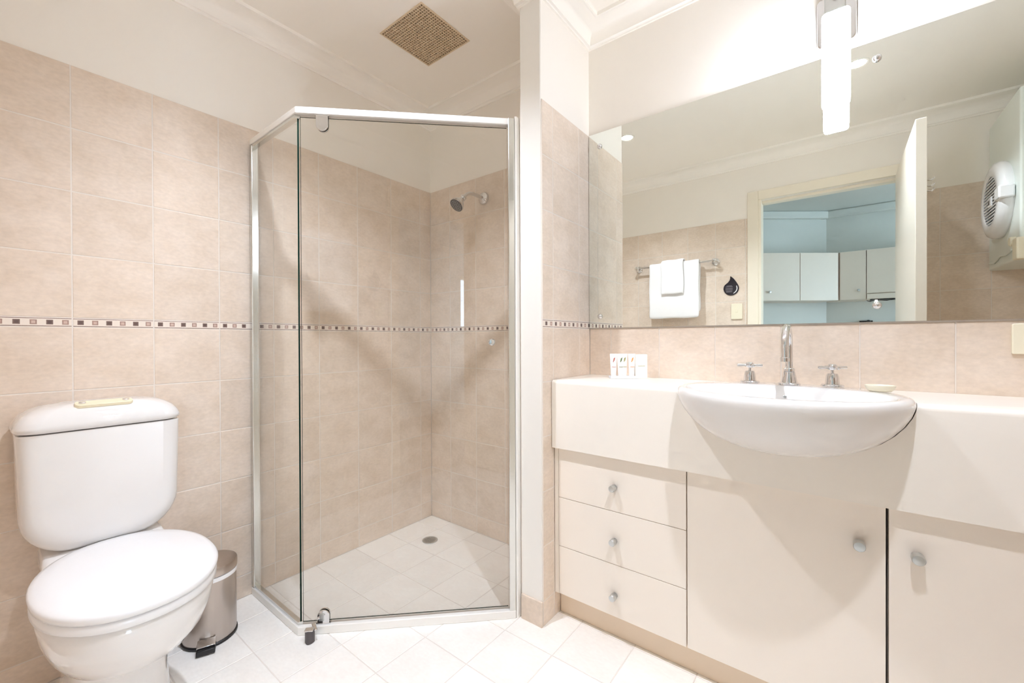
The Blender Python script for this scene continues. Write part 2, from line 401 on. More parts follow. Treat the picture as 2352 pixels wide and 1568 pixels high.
# ------------------------------------------------------------------ kitchen beyond the doorway (seen in the mirror)
kd = Vector((.789, -.614)); KC = Vector((1.813, -4.0))
def kp(t, dpt=0.0):           # point along the angled wall, t metres from the corner, dpt in front of it
    p = KC - kd*t + Vector((.614, .789))*dpt; return (p.x, p.y)
KE = 5.4; KZ = 2.40
tl = (KC.x + 0) ; tend = (KC.y + 1.932)/-.614
mbk = MB().prism([kp(0), kp(tend), kp(tend, -.1), kp(0, -.1)], 'z', -.1, KZ)
struct('wall_kitchen_angled', mbk, 'kwall', 'angled pale kitchen wall seen through the doorway in the mirror', 'wall')
WX0, WX1, WZ0, WZ1 = 4.16, 5.10, 1.20, 2.02
mbk = MB().box(1.75, WX0, -4.1, -4.0, -.1, KZ).box(WX1, KE+.1, -4.1, -4.0, -.1, KZ).box(WX0, WX1, -4.1, -4.0, -.1, WZ0).box(WX0, WX1, -4.1, -4.0, WZ1, KZ)
struct('wall_kitchen_far', mbk, 'kwall', 'far kitchen wall holding the range hood', 'wall')
struct('wall_kitchen_side', MB().box(KE, KE+.1, -4.1, -3.75, -.1, KZ).box(KE, KE+.1, -2.15, -1.83, -.1, KZ).box(KE, KE+.1, -3.75, -2.15, 2.1, KZ).box(KE, KE+.1, -3.75, -2.15, -.1, 0), 'kwall', 'right side wall of the kitchen', 'wall')
struct('wall_kitchen_near', MB().box(XR+.1, KE, -1.932, -1.84, -.1, KZ).box(-.9, -.1, -1.932, -1.84, -.1, KZ), 'kwall', 'kitchen side of the wall that holds the doorway', 'wall')
struct('floor_kitchen', MB().box(-.95, KE+.1, -4.2, -1.932, -.1, -.004), 'kfloor', 'brown kitchen floor beyond the doorway', 'floor')
struct('ceiling_kitchen', MB().box(-.95, KE+.1, -4.2, -1.84, KZ, KZ+.1), 'kwall', 'grey-looking kitchen ceiling beyond the doorway', 'ceiling')
mb = MB().prism([kp(0,0), kp(tend,0), kp(tend,.05), kp(0,.05)], 'z', 2.32, KZ).box(1.75, KE, -4.0, -3.95, 2.32, KZ)
struct('trim_3', mb, 'kwall', 'cornice at the top of the kitchen walls', 'cornice', bevel=.015)
w1 = struct('window_1', MB().box(WX0, WX0+.03, -4.09, -4.02, WZ0, WZ1).box(WX1-.05, WX1, -4.09, -4.02, WZ0, WZ1).box(WX0, WX1, -4.09, -4.02, WZ0, WZ0+.05).box(WX0, WX1, -4.09, -4.02, WZ1-.05, WZ1), 'trimp', 'white framed kitchen window letting in daylight', 'window')
obj('pane', MB().box(WX0+.03, WX1-.05, -4.058, -4.052, WZ0+.05, WZ1-.05), 'glass', w1)
pl = bpy.data.lights.new('window_portal', 'AREA'); pl.shape = 'RECTANGLE'; pl.size = WX1-WX0; pl.size_y = WZ1-WZ0; pl.cycles.is_portal = True
po = bpy.data.objects.new('window_portal', pl); COL.objects.link(po); po.location = ((WX0+WX1)/2, -4.11, (WZ0+WZ1)/2); po.rotation_euler = (-PI/2, 0, 0)
w2 = struct('added_window', MB().box(KE+.02, KE+.08, -3.75, -3.70, 0, 2.1).box(KE+.02, KE+.08, -2.20, -2.15, 0, 2.1).box(KE+.02, KE+.08, -2.975, -2.925, 0, 2.1).box(KE+.02, KE+.08, -3.75, -2.15, 0, .05).box(KE+.02, KE+.08, -3.75, -2.15, 2.05, 2.1), 'trimp', 'added unseen white framed glass opening that brightens the kitchen', 'window')  # unseen glazed opening, added so more daylight fills the kitchen
for y0, y1 in ((-3.70, -2.975), (-2.925, -2.20)): obj('pane', MB().box(KE+.047, KE+.053, y0, y1, .05, 2.05), 'glass', w2)
pl = bpy.data.lights.new('added_window_portal', 'AREA'); pl.shape = 'RECTANGLE'; pl.size = 2.1; pl.size_y = 1.6; pl.cycles.is_portal = True  # guides sky sampling through the added opening
po = bpy.data.objects.new('added_window_portal', pl); COL.objects.link(po); po.location = (KE+.11, -2.95, 1.05); po.rotation_euler = (0, PI/2, 0)
# angled run: two cupboards, then corner cupboard and range hood on the far wall
def kcab(t0, t1, label, knob=None):
    c = kp((t0+t1)/2, .14); r = thing('kitchen_wall_cupboard', label, 'cupboard', (c[0], c[1], 1.425), 'kitchen wall cupboards')
    obj('carcass', MB().prism([kp(t0+.001,0), kp(t1-.001,0), kp(t1-.001,.276), kp(t0+.001,.276)], 'z', 1.425, 1.905), 'kcab', r)
    d = obj('cupboard_door', MB().prism([kp(t0+.003,.277), kp(t1-.003,.277), kp(t1-.003,.295), kp(t0+.003,.295)], 'z', 1.427, 1.903), 'kcab', r, bevel=.001)
    if knob is not None:
        k = kp(knob, .295); obj('knob', MB().lathe((k[0],k[1],1.51), (.614,.789,0), [(.006,0),(.006,.012),(.012,.016),(.012,.024),(.004,.027)], 16), 'satin', d, smooth=True)
kcab(.10, .485, 'white kitchen wall cupboard second from the door frame, no knob visible')
kcab(.485, .87, 'white kitchen wall cupboard nearest the door frame with a small knob', .80)
kcab(.87, 1.25, 'white kitchen wall cupboard mostly hidden behind the door frame')
r = thing('kitchen_wall_cupboard', 'narrow white kitchen wall cupboard between the angled run and the range hood', 'cupboard', (2.03, -3.86, 1.425), 'kitchen wall cupboards')
obj('carcass', MB().prism([(1.925,-3.725), (2.127,-3.725), (2.127,-3.999), (1.905,-3.999), (1.815,-3.90)], 'z', 1.425, 1.905), 'kcab', r)
d = obj('cupboard_door', MB().box(1.928, 2.125, -3.724, -3.704, 1.427, 1.903), 'kcab', r, bevel=.001)
obj('knob', MB().lathe((2.07,-3.704,1.515), (0,1,0), [(.006,0),(.006,.012),(.012,.016),(.012,.024),(.004,.027)], 16), 'satin', d, smooth=True)
r = thing('range_hood', 'white slide-out range hood cupboard above a glowing bulb', 'range hood', (2.43, -3.86, 1.40))
obj('carcass', MB().box(2.129, 2.73, -3.999, -3.722, 1.43, 1.905), 'kcab', r)
obj('cupboard_door', MB().box(2.131, 2.728, -3.721, -3.703, 1.482, 1.903), 'kcab', r, bevel=.001)
obj('slide_out_visor', MB().box(2.131, 2.728, -3.90, -3.695, 1.425, 1.474), 'kcab', r, bevel=.003)
obj('filter', MB().box(2.16, 2.70, -3.89, -3.72, 1.418, 1.426), 'black', r)
obj('bulb', MB().lathe((2.205,-3.78,1.418), (0,0,-1), [(.008,0),(.01,.012),(.021,.03),(.023,.042),(.016,.056),(.004,.063)], 16), 'hoode', r, smooth=True)
obj('bulb_wire', MB().tube([(2.19,-3.82,1.42),(2.16,-3.80,1.405),(2.135,-3.78,1.417)], .003, 6).tube([(2.22,-3.80,1.418),(2.28,-3.77,1.408),(2.34,-3.75,1.419)], .003, 6), 'black', r, smooth=True)
bk = MB().box(2.085, 2.19, -3.999, -3.985, 1.205, 1.225).lathe((2.155,-3.985,1.214), (0,1,0), [(.016,0),(.018,.02),(.012,.03)], 14)
tag(obj('wall_bracket', bk, 'black', bevel=.002), 'small black bracket on kitchen wall below the range hood', 'bracket')

# ------------------------------------------------------------------ lights the room has
def downlight(x, y, label):
    r = thing('ceiling_downlight', label, 'downlight', (x, y, ZC-.004), 'ceiling downlights')
    obj('trim_ring', MB().lathe((x,y,ZC), (0,0,-1), [(.036,-.002),(.048,-.002),(.048,.003),(.044,.005),(.036,.003)], 32, cap0=False, cap1=False), 'nibpaint', r, smooth=True)
    obj('lens', MB().lathe((x,y,ZC), (0,0,-1), [(.0355,-.001),(.0355,.001)], 32), 'downe', r)
    l = bpy.data.lights.new('downlight_beam', 'SPOT'); l.energy = DOWN_W; l.color = (.95, 1.03, 1.18); l.spot_size = math.radians(126); l.spot_blend = 1.0; l.shadow_soft_size = .022
    o = bpy.data.objects.new('downlight_beam', l); COL.objects.link(o); o.parent = r; o.location = (0, 0, -.012)
downlight(.817, -1.026, 'round recessed downlight mirrored beside the partition')
downlight(1.985, -1.005, 'round recessed downlight mirrored just beside the wall lamp')
r = thing('wall_lamp', 'glowing rectangular wall lamp hung on chrome above the mirror', 'lamp', (1.908, 0, 1.72))
obj('backplate', MB().prism(rrect(1.860, 1.956, 1.945, 2.095, .014), 'y', -.014, PB), 'chrome', r, bevel=.004)
obj('arm', MB().box(1.888, 1.928, -.115, -.012, 2.022, 2.034), 'chrome', r, bevel=.002)
obj('clamp', MB().box(1.880, 1.931, -.124, -.074, 1.978, 2.040), 'satin', r, bevel=.004)
obj('clamp_screw', MB().lathe((1.906,-.124,2.012), (0,-1,0), [(.006,0),(.006,.004),(.003,.006)], 14), 'chrome', r, smooth=True)
obj('diffuser', MB().prism(rrect(1.874, 1.940, -.130, -.070, .012), 'z', 1.722, 1.979), 'lampe', r, bevel=.008)

# ------------------------------------------------------------------ ceiling vent
r = thing('exhaust_vent', 'square brown egg-crate exhaust grille in the shower ceiling', 'vent', ((VX0+VX1)/2, (VY0+VY1)/2, ZC-.004))
mb = MB()
for (a,b,c,d) in ((VX0-.002,VX1+.002,VY0-.002,VY0+.004),(VX0-.002,VX1+.002,VY1-.004,VY1+.002),(VX0-.002,VX0+.004,VY0+.004,VY1-.004),(VX1-.004,VX1+.002,VY0+.004,VY1-.004)): mb.box(a,b,c,d,ZC-.004,ZC+.02)
obj('frame', mb, 'vent', r)
mb = MB(); NV = 22; pv = (VX1-VX0-.008)/NV
for k in range(1, NV):
    x = VX0+.004+k*pv; y = VY0+.004+k*pv
    mb.box(x-.0016, x+.0016, VY0+.004, VY1-.004, ZC-.002, ZC+.012)
    mb.box(VX0+.004, VX1-.004, y-.0016, y+.0016, ZC-.0022, ZC+.0118)
obj('egg_crate_grid', mb, 'vent', r)
obj('duct_box', MB().box(VX0, VX1, VY0, VY1, ZC+.04, ZC+.05), 'ventd', r)

# ------------------------------------------------------------------ shower screen
A = Vector((.397, -.920, 0)); B = Vector((.945, -.382, 0)); T = (B-A).normalized(); NN = Vector((T.y, -T.x, 0)); UZ = Vector((0,0,1))
DL = (B-A).length
def dp(s, n, z): return A + T*s + NN*n + UZ*z
scr = thing('shower_screen', 'neo-angle glass shower screen with white and chrome frame', 'shower screen', (.5, -.7, 0))
Y0 = A.y; zb, zt = .034, 1.846
def seg_poly(n0, n1):      # both legs of the screen as one mitred outline, n = outward offset
    m = NN + Vector((0,-1,0)); k = m/(1 + NN.dot(Vector((0,-1,0))))
    def leg(n): return [Vector((.001, Y0-n, 0)), A + k*n, B + NN*n + T*.004]
    return [(p.x, p.y) for p in leg(n0)] + [(p.x, p.y) for p in reversed(leg(n1))]
obj('sill_rail', MB().prism(seg_poly(.017, -.013), 'z', 0, .030), 'walu', scr, bevel=.003)
obj('sill_channel', MB().prism([(.02,Y0-.010),(A.x-.004,Y0-.010),(A.x+.002,Y0+.006),(.02,Y0+.006)], 'z', .030, .040), 'alu', scr, bevel=.001)
obj('top_rail', MB().prism(seg_poly(.014, -.012), 'z', zt+.002, 1.872), 'walu', scr, bevel=.003)
obj('top_channel', MB().prism([(.02,Y0-.011),(A.x-.006,Y0-.011),(A.x,Y0+.008),(.02,Y0+.008)], 'z', zt-.010, zt+.002), 'alu', scr, bevel=.001)
obj('wall_post', MB().prism([(.001,Y0-.015),(.022,Y0-.015),(.022,Y0+.013),(.001,Y0+.013)], 'z', .031, zt), 'alu', scr, bevel=.003)
mb = MB().prism([tuple(dp(DL-.020,.016,0)[:2]), tuple(dp(DL+.004,.016,0)[:2]), tuple(dp(DL+.004,-.014,0)[:2]), tuple(dp(DL-.020,-.014,0)[:2])], 'z', .0, 1.873)
obj('jamb_post', mb, 'alu', scr, bevel=.003)
mb = MB().prism([tuple(dp(DL+.0045,.013,0)[:2]), (XN0-.002, YN-.012), (XN0-.002, YN+.02), tuple(dp(DL+.0045,-.013,0)[:2])], 'z', 0, 1.880)
obj('jamb_infill', mb, 'walu', scr, bevel=.001)
def pane(name, p0, p1, nrm, z0, z1, th=.006, parent=scr):
    p0, p1, nrm = Vector(p0), Vector(p1), Vector(nrm)*th/2
    q = [p0-nrm, p1-nrm, p1+nrm, p0+nrm]
    mb = MB(); v = [(p.x,p.y,z0) for p in q] + [(p.x,p.y,z1) for p in q]
    mb.add(v, [(0,1,5,4),(2,3,7,6)], 0); mb.add(v, [(1,2,6,5),(3,0,4,7),(0,3,2,1),(4,5,6,7)], 1)
    return obj(name, mb, ['glass', 'gedge'], parent)
pane('fixed_pane', (.012, Y0, 0), (A.x-.004, Y0, 0), (0,-1,0), .036, zt)
dr = pane('door_pane', dp(.006,0,0), dp(DL-.024,0,0), NN, .040, zt-.006)
def hinge(s0, zA, zB, flip):
    mb = MB(); n = 10; w = .0205; hgt = abs(zB-zA)
    out = [(-w, 0), (w, 0), (w, hgt-w)] + [(w*math.cos(a*PI/n), hgt-w+w*math.sin(a*PI/n)) for a in range(1, n)] + [(-w, hgt-w)]
    for nn in (.0035, -.0095):
        r0 = [dp(s0+a, nn, zA + (b if zB > zA else -b)) for a, b in out]; r1 = [dp(s0+a, nn+.006, zA + (b if zB > zA else -b)) for a, b in out]
        mb.rings([r0, r1])
    sgn = 1 if zB > zA else -1
    mb.obox(dp(s0, 0, zA - sgn*.002), (T, NN, UZ), (.025, .010, .003))
    return mb
obj('pivot_hinge', hinge(.082, zt-.001, zt-.054, 0), 'chrome', scr, bevel=.001)
ph = obj('pivot_hinge', hinge(.077, .034, .080, 0), 'chrome', scr, bevel=.001)
obj('hinge_plate', MB().obox(dp(.072, .0105, .056), (T, NN, UZ), (.008, .0012, .013)), 'satin', ph, bevel=.0008)
kb = MB()
for s in (1, -1): kb.lathe(dp(.684, .003*s, 1.037), NN*s, [(.007,0),(.006,.006),(.010,.010),(.0125,.016),(.0125,.022),(.009,.026),(.002,.027)], 24)
obj('door_knob', kb, 'chrome', dr, smooth=True)
# rubber door bumper on a chrome bracket in front of the sill corner, part of the screen
c = dp(.046, .056, 0)
out = [(c.x + T.x*a + NN.x*b, c.y + T.y*a + NN.y*b) for a, b in [(-.0155, -.008)] + [(-.0155 + .031*k/10, -.008 + .020*math.sin(PI*(.10+.80*k/10))) for k in range(11)] + [(.0155, -.008)]]
ds = obj('door_stop', MB().prism(out, 'z', .0005, .043), 'rub', scr, bevel=.001)
obj('bracket', MB().obox(c + UZ*.0455, (T,NN,UZ), (.0145,.010,.0025)).obox(dp(.056,.034,.040), ((T*.85+NN*-.5).normalized(), (NN*.85+T*.5).normalized(), UZ), (.006,.022,.002)), 'chrome', ds, bevel=.002)

# ------------------------------------------------------------------ shower head, drain
r = thing('wall_shower', 'chrome shower head on a bent arm high on the tiled wall', 'shower head', (.427, YB, 1.796))
obj('wall_flange', MB().lathe((.427,YB,1.796), (0,-1,0), [(.033,0),(.033,.004),(.029,.011),(.015,.016),(.012,.018)], 32), 'chrome', r, smooth=True)
obj('arm', MB().tube([(.427,YB-.01,1.796),(.427,-.02,1.797),(.427,-.052,1.797),(.427,-.078,1.792),(.427,-.098,1.781),(.427,-.118,1.762)], .0095, 16), 'chrome', r, smooth=True)
ax = Vector((-.08, -.66, -.74)).normalized(); c = Vector((.427,-.114,1.766))
obj('rose', MB().lathe(c, ax, [(.011,0),(.016,.004),(.016,.016),(.012,.020),(.014,.028),(.026,.046),(.0355,.062),(.0375,.070),(.036,.075)], 36), 'chrome', r, smooth=True)
fp = obj('spray_face', MB().lathe(c + ax*.0745, ax, [(.0345,0),(.0345,.0015),(.032,.002)], 36), 'rub', r)
e1 = ax.cross(Vector((1,0,0))).normalized(); e2 = ax.cross(e1); mb = MB()
for rad, cnt in ((0,1),(.009,6),(.018,12),(.0265,18)):
    for k in range(cnt):
        p = c + ax*.0763 + (e1*math.cos(2*PI*k/cnt) + e2*math.sin(2*PI*k/cnt))*rad; mb.lathe(p, ax, [(.0021,0),(.0014,.0024)], 6)
obj('nozzles', mb, 'satin', fp)
r = thing('floor_drain', 'round chrome floor drain in the shower', 'drain', (.231, -.178, 0))
obj('rim', MB().lathe((.231,-.178,0), (0,0,1), [(.031,.0),(.040,.0),(.040,.003),(.034,.0042),(.031,.003)], 36, cap0=False, cap1=False), 'satin', r, smooth=True)
obj('dark_well', MB().lathe((.231,-.178,.0004), (0,0,1), [(.031,0),(.031,.0006)], 28), 'ventd', r)
mb = MB()
for k in range(-3, 4):
    q = .0085*k; hl = math.sqrt(.031**2 - q*q)
    mb.box(.231-hl, .231+hl, -.178+q-.0016, -.178+q+.0016, .0012, .0034); mb.box(.231+q-.0016, .231+q+.0016, -.178-hl, -.178+hl, .0012, .0033)
obj('grate', mb, 'satin', r)

# ------------------------------------------------------------------ toilet
TY = -1.389
r = thing('toilet', 'white close-coupled toilet with lid down against the tiled wall', 'toilet', (.35, TY, 0))
def front(x0, x1, ins, shrink=0):   # cistern outline in Y,Z
    return rrect(TY-.181+shrink, TY+.179-shrink, .438, .787, (.004, .004, .085, .085), 8)
def loft_cistern():
    mb = MB(); rr = []
    for x, inset, tap in ((.012, .020, .0), (.016, .006, .0), (.05, .0, .0), (.140, .0, .0), (.164, .006, 0), (.176, .016, 0), (.183, .034, 0), (.186, .06, 0)):
        w = .180 - inset*.8; zb_ = .438 + inset*.9; rad = max(.108 - inset*.5, .01)
        out = []
        for (y, z) in rrect(-w, w, zb_, .787, (.003, .003, rad, rad), 8):
            t = max(0, (z - .438)/.349); out.append((x, TY + y*(.945 + .055*t**.7), z))
        rr.append(out)
    return mb.rings(rr)
cs = obj('cistern', loft_cistern(), 'cer', r, smooth=True, angle=60)
mb = MB(); rr = []
for z, ins in ((.790, .008), (.792, .0015), (.800, -.002), (.815, -.001), (.830, .004), (.844, .014), (.855, .030), (.861, .048), (.8635, .07)):
    rr.append([(x, y, z - ((y-TY)/.18)**2*.010*(1 if z > .80 else 0)) for x, y in rrect(.008 + max(ins,0)*.6, .190 - ins, TY-.183+ins*1.15, TY+.181-ins*1.15, (.050, .02, .02, .050), 8)])
ld = obj('cistern_lid', mb.rings(rr), 'cer', r, smooth=True, angle=70)
fx = Vector((.965, 0, -.26)).normalized(); fn = Vector((.26, 0, .965)).normalized(); fy = Vector((0,1,0)); fc = Vector((.150, TY-.002, .8595))
mb = MB(); pl_ = rrect(-.017, .017, -.064, .064, .012)
mb.rings([[fc + fx*a + fy*b + fn*h for a, b in pl_] for h in (-.006, .004)])
fb = obj('flush_plate', mb, 'ivory', r, bevel=.002)
for y in (-.048, .048): obj('flush_button', MB().lathe(fc + fy*y + fn*.004, fn, [(.008,0),(.008,.002),(.005,.003)], 18), 'chrome', fb, smooth=True)
def oval(cx, lf, lb, w, z, n=56, p=2.15):
    out = []
    for k in range(n):
        a = 2*PI*k/n; c_, s_ = math.cos(a), math.sin(a)
        ex = abs(c_)**(2/p)*(1 if c_ >= 0 else -1); ey = abs(s_)**(2/p)*(1 if s_ >= 0 else -1)
        out.append((cx + ex*(lf if c_ >= 0 else lb), TY + ey*w, z))
    return out
def stack(rows, p=2.15): return MB().rings([oval(cx, lf, lb, w, z, p=p) for (z, cx, lf, lb, w) in rows])
TS = TY; TY = TY + .007
obj('seat_lid', stack([(.428,.425,.242,.246,.174),(.431,.425,.249,.252,.180),(.443,.425,.251,.254,.182),(.449,.425,.246,.250,.178),(.4525,.425,.234,.238,.168),(.4555,.425,.20,.21,.145),(.458,.425,.14,.14,.10),(.459,.425,.06,.06,.045)]), 'plast', r, smooth=True, angle=75)
obj('seat', stack([(.404,.425,.240,.24,.174),(.407,.425,.245,.244,.179),(.422,.425,.245,.244,.179),(.426,.425,.240,.24,.174)]), 'plast', r, smooth=True, angle=60)
obj('pan', stack([(.205,.36,.08,.10,.060),(.211,.365,.125,.14,.086),(.230,.378,.165,.17,.112),(.258,.395,.193,.20,.134),(.295,.41,.213,.225,.152),(.335,.42,.227,.25,.164),(.375,.425,.235,.265,.171),(.398,.425,.237,.27,.172),(.403,.425,.230,.265,.165)]), 'cer', r, smooth=True, angle=75)
TY = TS
obj('pedestal', stack([(0,.26,.19,.20,.108),(.004,.26,.194,.204,.112),(.05,.26,.190,.20,.108),(.12,.265,.182,.20,.102),(.19,.28,.18,.20,.098),(.26,.30,.18,.22,.10)], 3.2), 'cer', r, smooth=True, angle=75)
mb = MB(); rr = []
for z, w, x0, x1 in ((.26,.10,.03,.24),(.34,.125,.03,.24),(.395,.135,.025,.235),(.425,.135,.02,.205),(.4385,.13,.02,.185)): rr.append([(x,y,z) for x,y in rrect(x0, x1, TY-w, TY+w, .03, 6)])
obj('cistern_shelf', mb.rings(rr), 'cer', r, smooth=True, angle=70)
for y in (TY-.07, TY+.07): obj('lid_hinge', MB().lathe((.198,y,.420), (0,0,1), [(.014,0),(.014,.020),(.010,.027)], 18), 'plast', r, smooth=True)

# ------------------------------------------------------------------ pedal bin
BX, BY = .150, -1.125
r = thing('pedal_bin', 'small brushed steel pedal bin between toilet and shower', 'bin', (BX, BY, 0))
obj('body', MB().lathe((BX,BY,0), (0,0,1), [(.079,.010),(.080,.014),(.080,.218)], 48), 'steel', r, smooth=True)
obj('base_ring', MB().lathe((BX,BY,0), (0,0,1), [(.081,0),(.083,.002),(.083,.008),(.080,.011)], 48), 'black', r, smooth=True)
obj('liner_rim', MB().lathe((BX,BY,0), (0,0,1), [(.079,.217),(.0825,.219),(.0825,.232),(.079,.234)], 48), 'plast', r, smooth=True)
obj('lid', MB().lathe((BX,BY,0), (0,0,1), [(.0815,.2345),(.083,.236),(.083,.258),(.081,.263),(.070,.268),(.04,.2705),(.001,.271)], 48), 'steel', r, smooth=True)
pd = Vector((.93,-.38,0)).normalized(); pe = Vector((-pd.y, pd.x, 0)); c = Vector((BX,BY,0))
pdl = obj('pedal', MB().obox(c + pd*.098 + UZ*.012, (pe,pd,UZ), (.026,.019,.008)), 'black', r, bevel=.002)
obj('pedal_plate', MB().obox(c + pd*.093 + UZ*.030, (pe,(pd - UZ*.45).normalized(),(UZ + pd*.45).normalized()), (.026,.014,.0025)), 'chrome', pdl, bevel=.0015)

# ------------------------------------------------------------------ vanity
YF, YA = -.290, -.310          # door faces, apron face
def knob(x, z, parent, rad=.011):
    obj('knob', MB().lathe((x, YF, z), (0,-1,0), [(.0085,0),(.0085,.006),(rad,.010),(rad,.027),(rad-.0015,.0295),(.001,.030)], 28), 'satin', parent, smooth=True)
r = thing('drawer_cabinet', 'cream three-drawer vanity cabinet beside the partition', 'cabinet', (1.31, -.15, .094), 'vanity cabinets')
obj('carcass', MB().box(1.0685, 1.5435, YF+.022, -.003, .094, .642).box(1.0685, 1.0845, YF, YF+.022, .094, .642), 'lam', r)
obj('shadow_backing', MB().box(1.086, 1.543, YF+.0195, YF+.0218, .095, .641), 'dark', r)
for z0, z1, kz in ((.4565, .6395, .540), (.2745, .4545, .357), (.0950, .2725, .170)):
    d = obj('drawer', MB().box(1.0860, 1.5425, YF, YF+.019, z0, z1), 'lam', r, bevel=.0006); knob(1.309, kz, d)
def cupboard(x0, x1, label, kx):
    q = thing('cupboard', label, 'cabinet', ((x0+x1)/2, -.15, .094), 'vanity cabinets')
    obj('carcass', MB().box(x0+.0005, x1-.0005, YF+.022, -.003, .094, .642), 'lam', q)
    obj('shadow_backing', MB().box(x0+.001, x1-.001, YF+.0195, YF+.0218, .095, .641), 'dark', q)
    d = obj('cabinet_door', MB().box(x0+.0015, x1-.0015, YF, YF+.019, .095, .6415), 'lam', q, bevel=.0006)
    if kx: knob(kx, .540, d, .0125)
cupboard(1.5445, 2.0040, 'cream vanity cupboard under the basin with its knob at the right', 1.953)
cupboard(2.0065, 2.4660, 'cream vanity cupboard right of the basin with its knob at the left', 2.057)
cupboard(2.4685, 2.9400, 'cream vanity cupboard at the right end of the worktop', None)
tag(obj('kickboard', MB().box(1.0685, 2.945, -.250, -.232, .0005, .0935), 'kick', bevel=.0008), 'tan kickboard recessed under the vanity cabinets', 'kickboard')
# basin
BC = (1.790, -.290)
def ring(cx, cy, a, b, z, n=72): return [(cx + a*math.cos(2*PI*k/n), cy + b*math.sin(2*PI*k/n), z) for k in range(n)]
def basin_outer(g=0.0):
    rr = []
    for s, z in ((.05,.741),(.22,.7425),(.38,.749),(.53,.7605),(.66,.776),(.77,.795),(.86,.817),(.93,.841),(.975,.863),(.994,.878)):
        rr.append(ring(BC[0], BC[1], .264*s+g, .228*s+g, z - g))
    return rr
rr = basin_outer() + [ring(*BC, .265, .229, .889), ring(*BC, .264, .228, .897), ring(*BC, .260, .224, .9035), ring(*BC, .252, .216, .9065)]
rr += [ring(1.79, -.322, .236, .168, .9065), ring(1.79, -.326, .230, .160, .905), ring(1.79, -.328, .224, .153, .899), ring(1.79,-.330,.214,.144,.880), ring(1.79,-.330,.196,.130,.850),
       ring(1.79,-.328,.160,.106,.822), ring(1.79,-.326,.105,.072,.806), ring(1.79,-.325,.04,.035,.800), ring(1.79,-.325,.02,.02,.797)]
r = thing('basin', 'white semi-recessed oval basin bulging out of the vanity front', 'basin', (1.79, -.29, .741))
obj('bowl', MB().rings(rr), 'cer', r, smooth=True, angle=80)
obj('waste', MB().lathe((1.79,-.325,.7975), (0,0,1), [(.022,0),(.022,.002),(.016,.003)], 24), 'chrome', r, smooth=True)
obj('overflow_slot', MB().lathe((1.79,-.191,.878), (0,-1,.35), [(.0042,0),(.0042,.001),(.003,.0014)], 20), 'satin', r, smooth=True)
# worktop with deep apron, cut to the basin
arc = [(YA + .014 - .014*math.sin(a*PI/12), .881 + .014*math.cos(a*PI/12)) for a in range(0, 7)]
pf = [(-.001,.895)] + arc + [(YA,.6435),(YA+.018,.6435),(YA+.018,.864),(-.001,.864)]
wt = obj('worktop', MB().prism(pf, 'x', 1.0685, 2.945), 'top', smooth=True, angle=30)
cut = obj('cutter', MB().rings(basin_outer(.0015) + [ring(*BC, .2662, .2302, .889), ring(*BC, .2662, .2302, .95)]), 'top')
bo = wt.modifiers.new('cut', 'BOOLEAN'); bo.operation = 'DIFFERENCE'; bo.object = cut; bo.solver = 'EXACT'
dg = bpy.context.evaluated_depsgraph_get(); nm = bpy.data.meshes.new_from_object(wt.evaluated_get(dg))
wt.modifiers.clear(); wt.data = nm; bpy.data.objects.remove(cut)
nm.set_sharp_from_angle(angle=math.radians(30))
tag(wt, 'cream postformed vanity worktop with deep rounded apron', 'worktop')
# taps and spout
def taphandle(x, y, label):
    q = thing('basin_tap', label, 'tap', (x, y, .9068), 'basin taps')
    obj('body', MB().lathe((x,y,.9068), (0,0,1), [(.0275,0),(.0275,.004),(.025,.0065),(.0175,.0075),(.0168,.018),(.0150,.031),(.0125,.037),(.005,.0385)], 28), 'chrome', q, smooth=True, angle=30)
    obj('spindle', MB().lathe((x,y,.944), (0,0,1), [(.0042,0),(.0042,.012)], 14), 'chrome', q, smooth=True)
    h = obj('cross_handle', MB().lathe((x,y,.955), (0,0,1), [(.0105,0),(.0112,.002),(.0112,.013),(.008,.016),(.001,.0165)], 20), 'chrome', q, smooth=True, angle=40)
    for a in range(4):
        t = .45 + a*PI/2; d = (math.cos(t), math.sin(t), 0)
        obj('handle_arm', MB().lathe(Vector((x,y,.9615)) + Vector(d)*.006, d, [(.0040,0),(.0034,.010),(.0046,.025),(.0044,.030),(.001,.0315)], 12), 'chrome', h, smooth=True)
taphandle(1.690, -.116, 'chrome cross-handle basin tap left of the spout')
taphandle(1.899, -.106, 'chrome cross-handle basin tap right of the spout')
r = thing('basin_spout', 'chrome gooseneck basin spout between the two taps', 'spout', (1.795, -.118, .9068))
obj('base', MB().lathe((1.795,-.118,.9068), (0,0,1), [(.0290,0),(.0290,.004),(.026,.0065),(.0215,.0075),(.0185,.024),(.0155,.038),(.0140,.039)], 32), 'chrome', r, smooth=True, angle=30)
obj('collar', MB().lathe((1.795,-.118,.946), (0,0,1), [(.0138,0),(.0150,.001),(.0150,.009),(.0125,.011)], 24), 'chrome', r, smooth=True, angle=30)
pth = [(1.795,-.118,.950),(1.795,-.118,.98),(1.795,-.118,1.01)]
for k in range(0, 13):
    a = PI*k/12; pth.append((1.795 - .0*k, -.118 - .066*(1-math.cos(a))/1.0, 1.020 + .060*math.sin(a)))
pth += [(1.795,-.250,1.008),(1.795,-.250,.992)]
obj('gooseneck', MB().tube(pth, .0098, 18), 'chrome', r, smooth=True)
obj('aerator', MB().lathe((1.795,-.250,.994), (0,0,-1), [(.0098,0),(.0112,.002),(.0112,.012),(.009,.0125)], 22), 'chrome', r, smooth=True, angle=30)
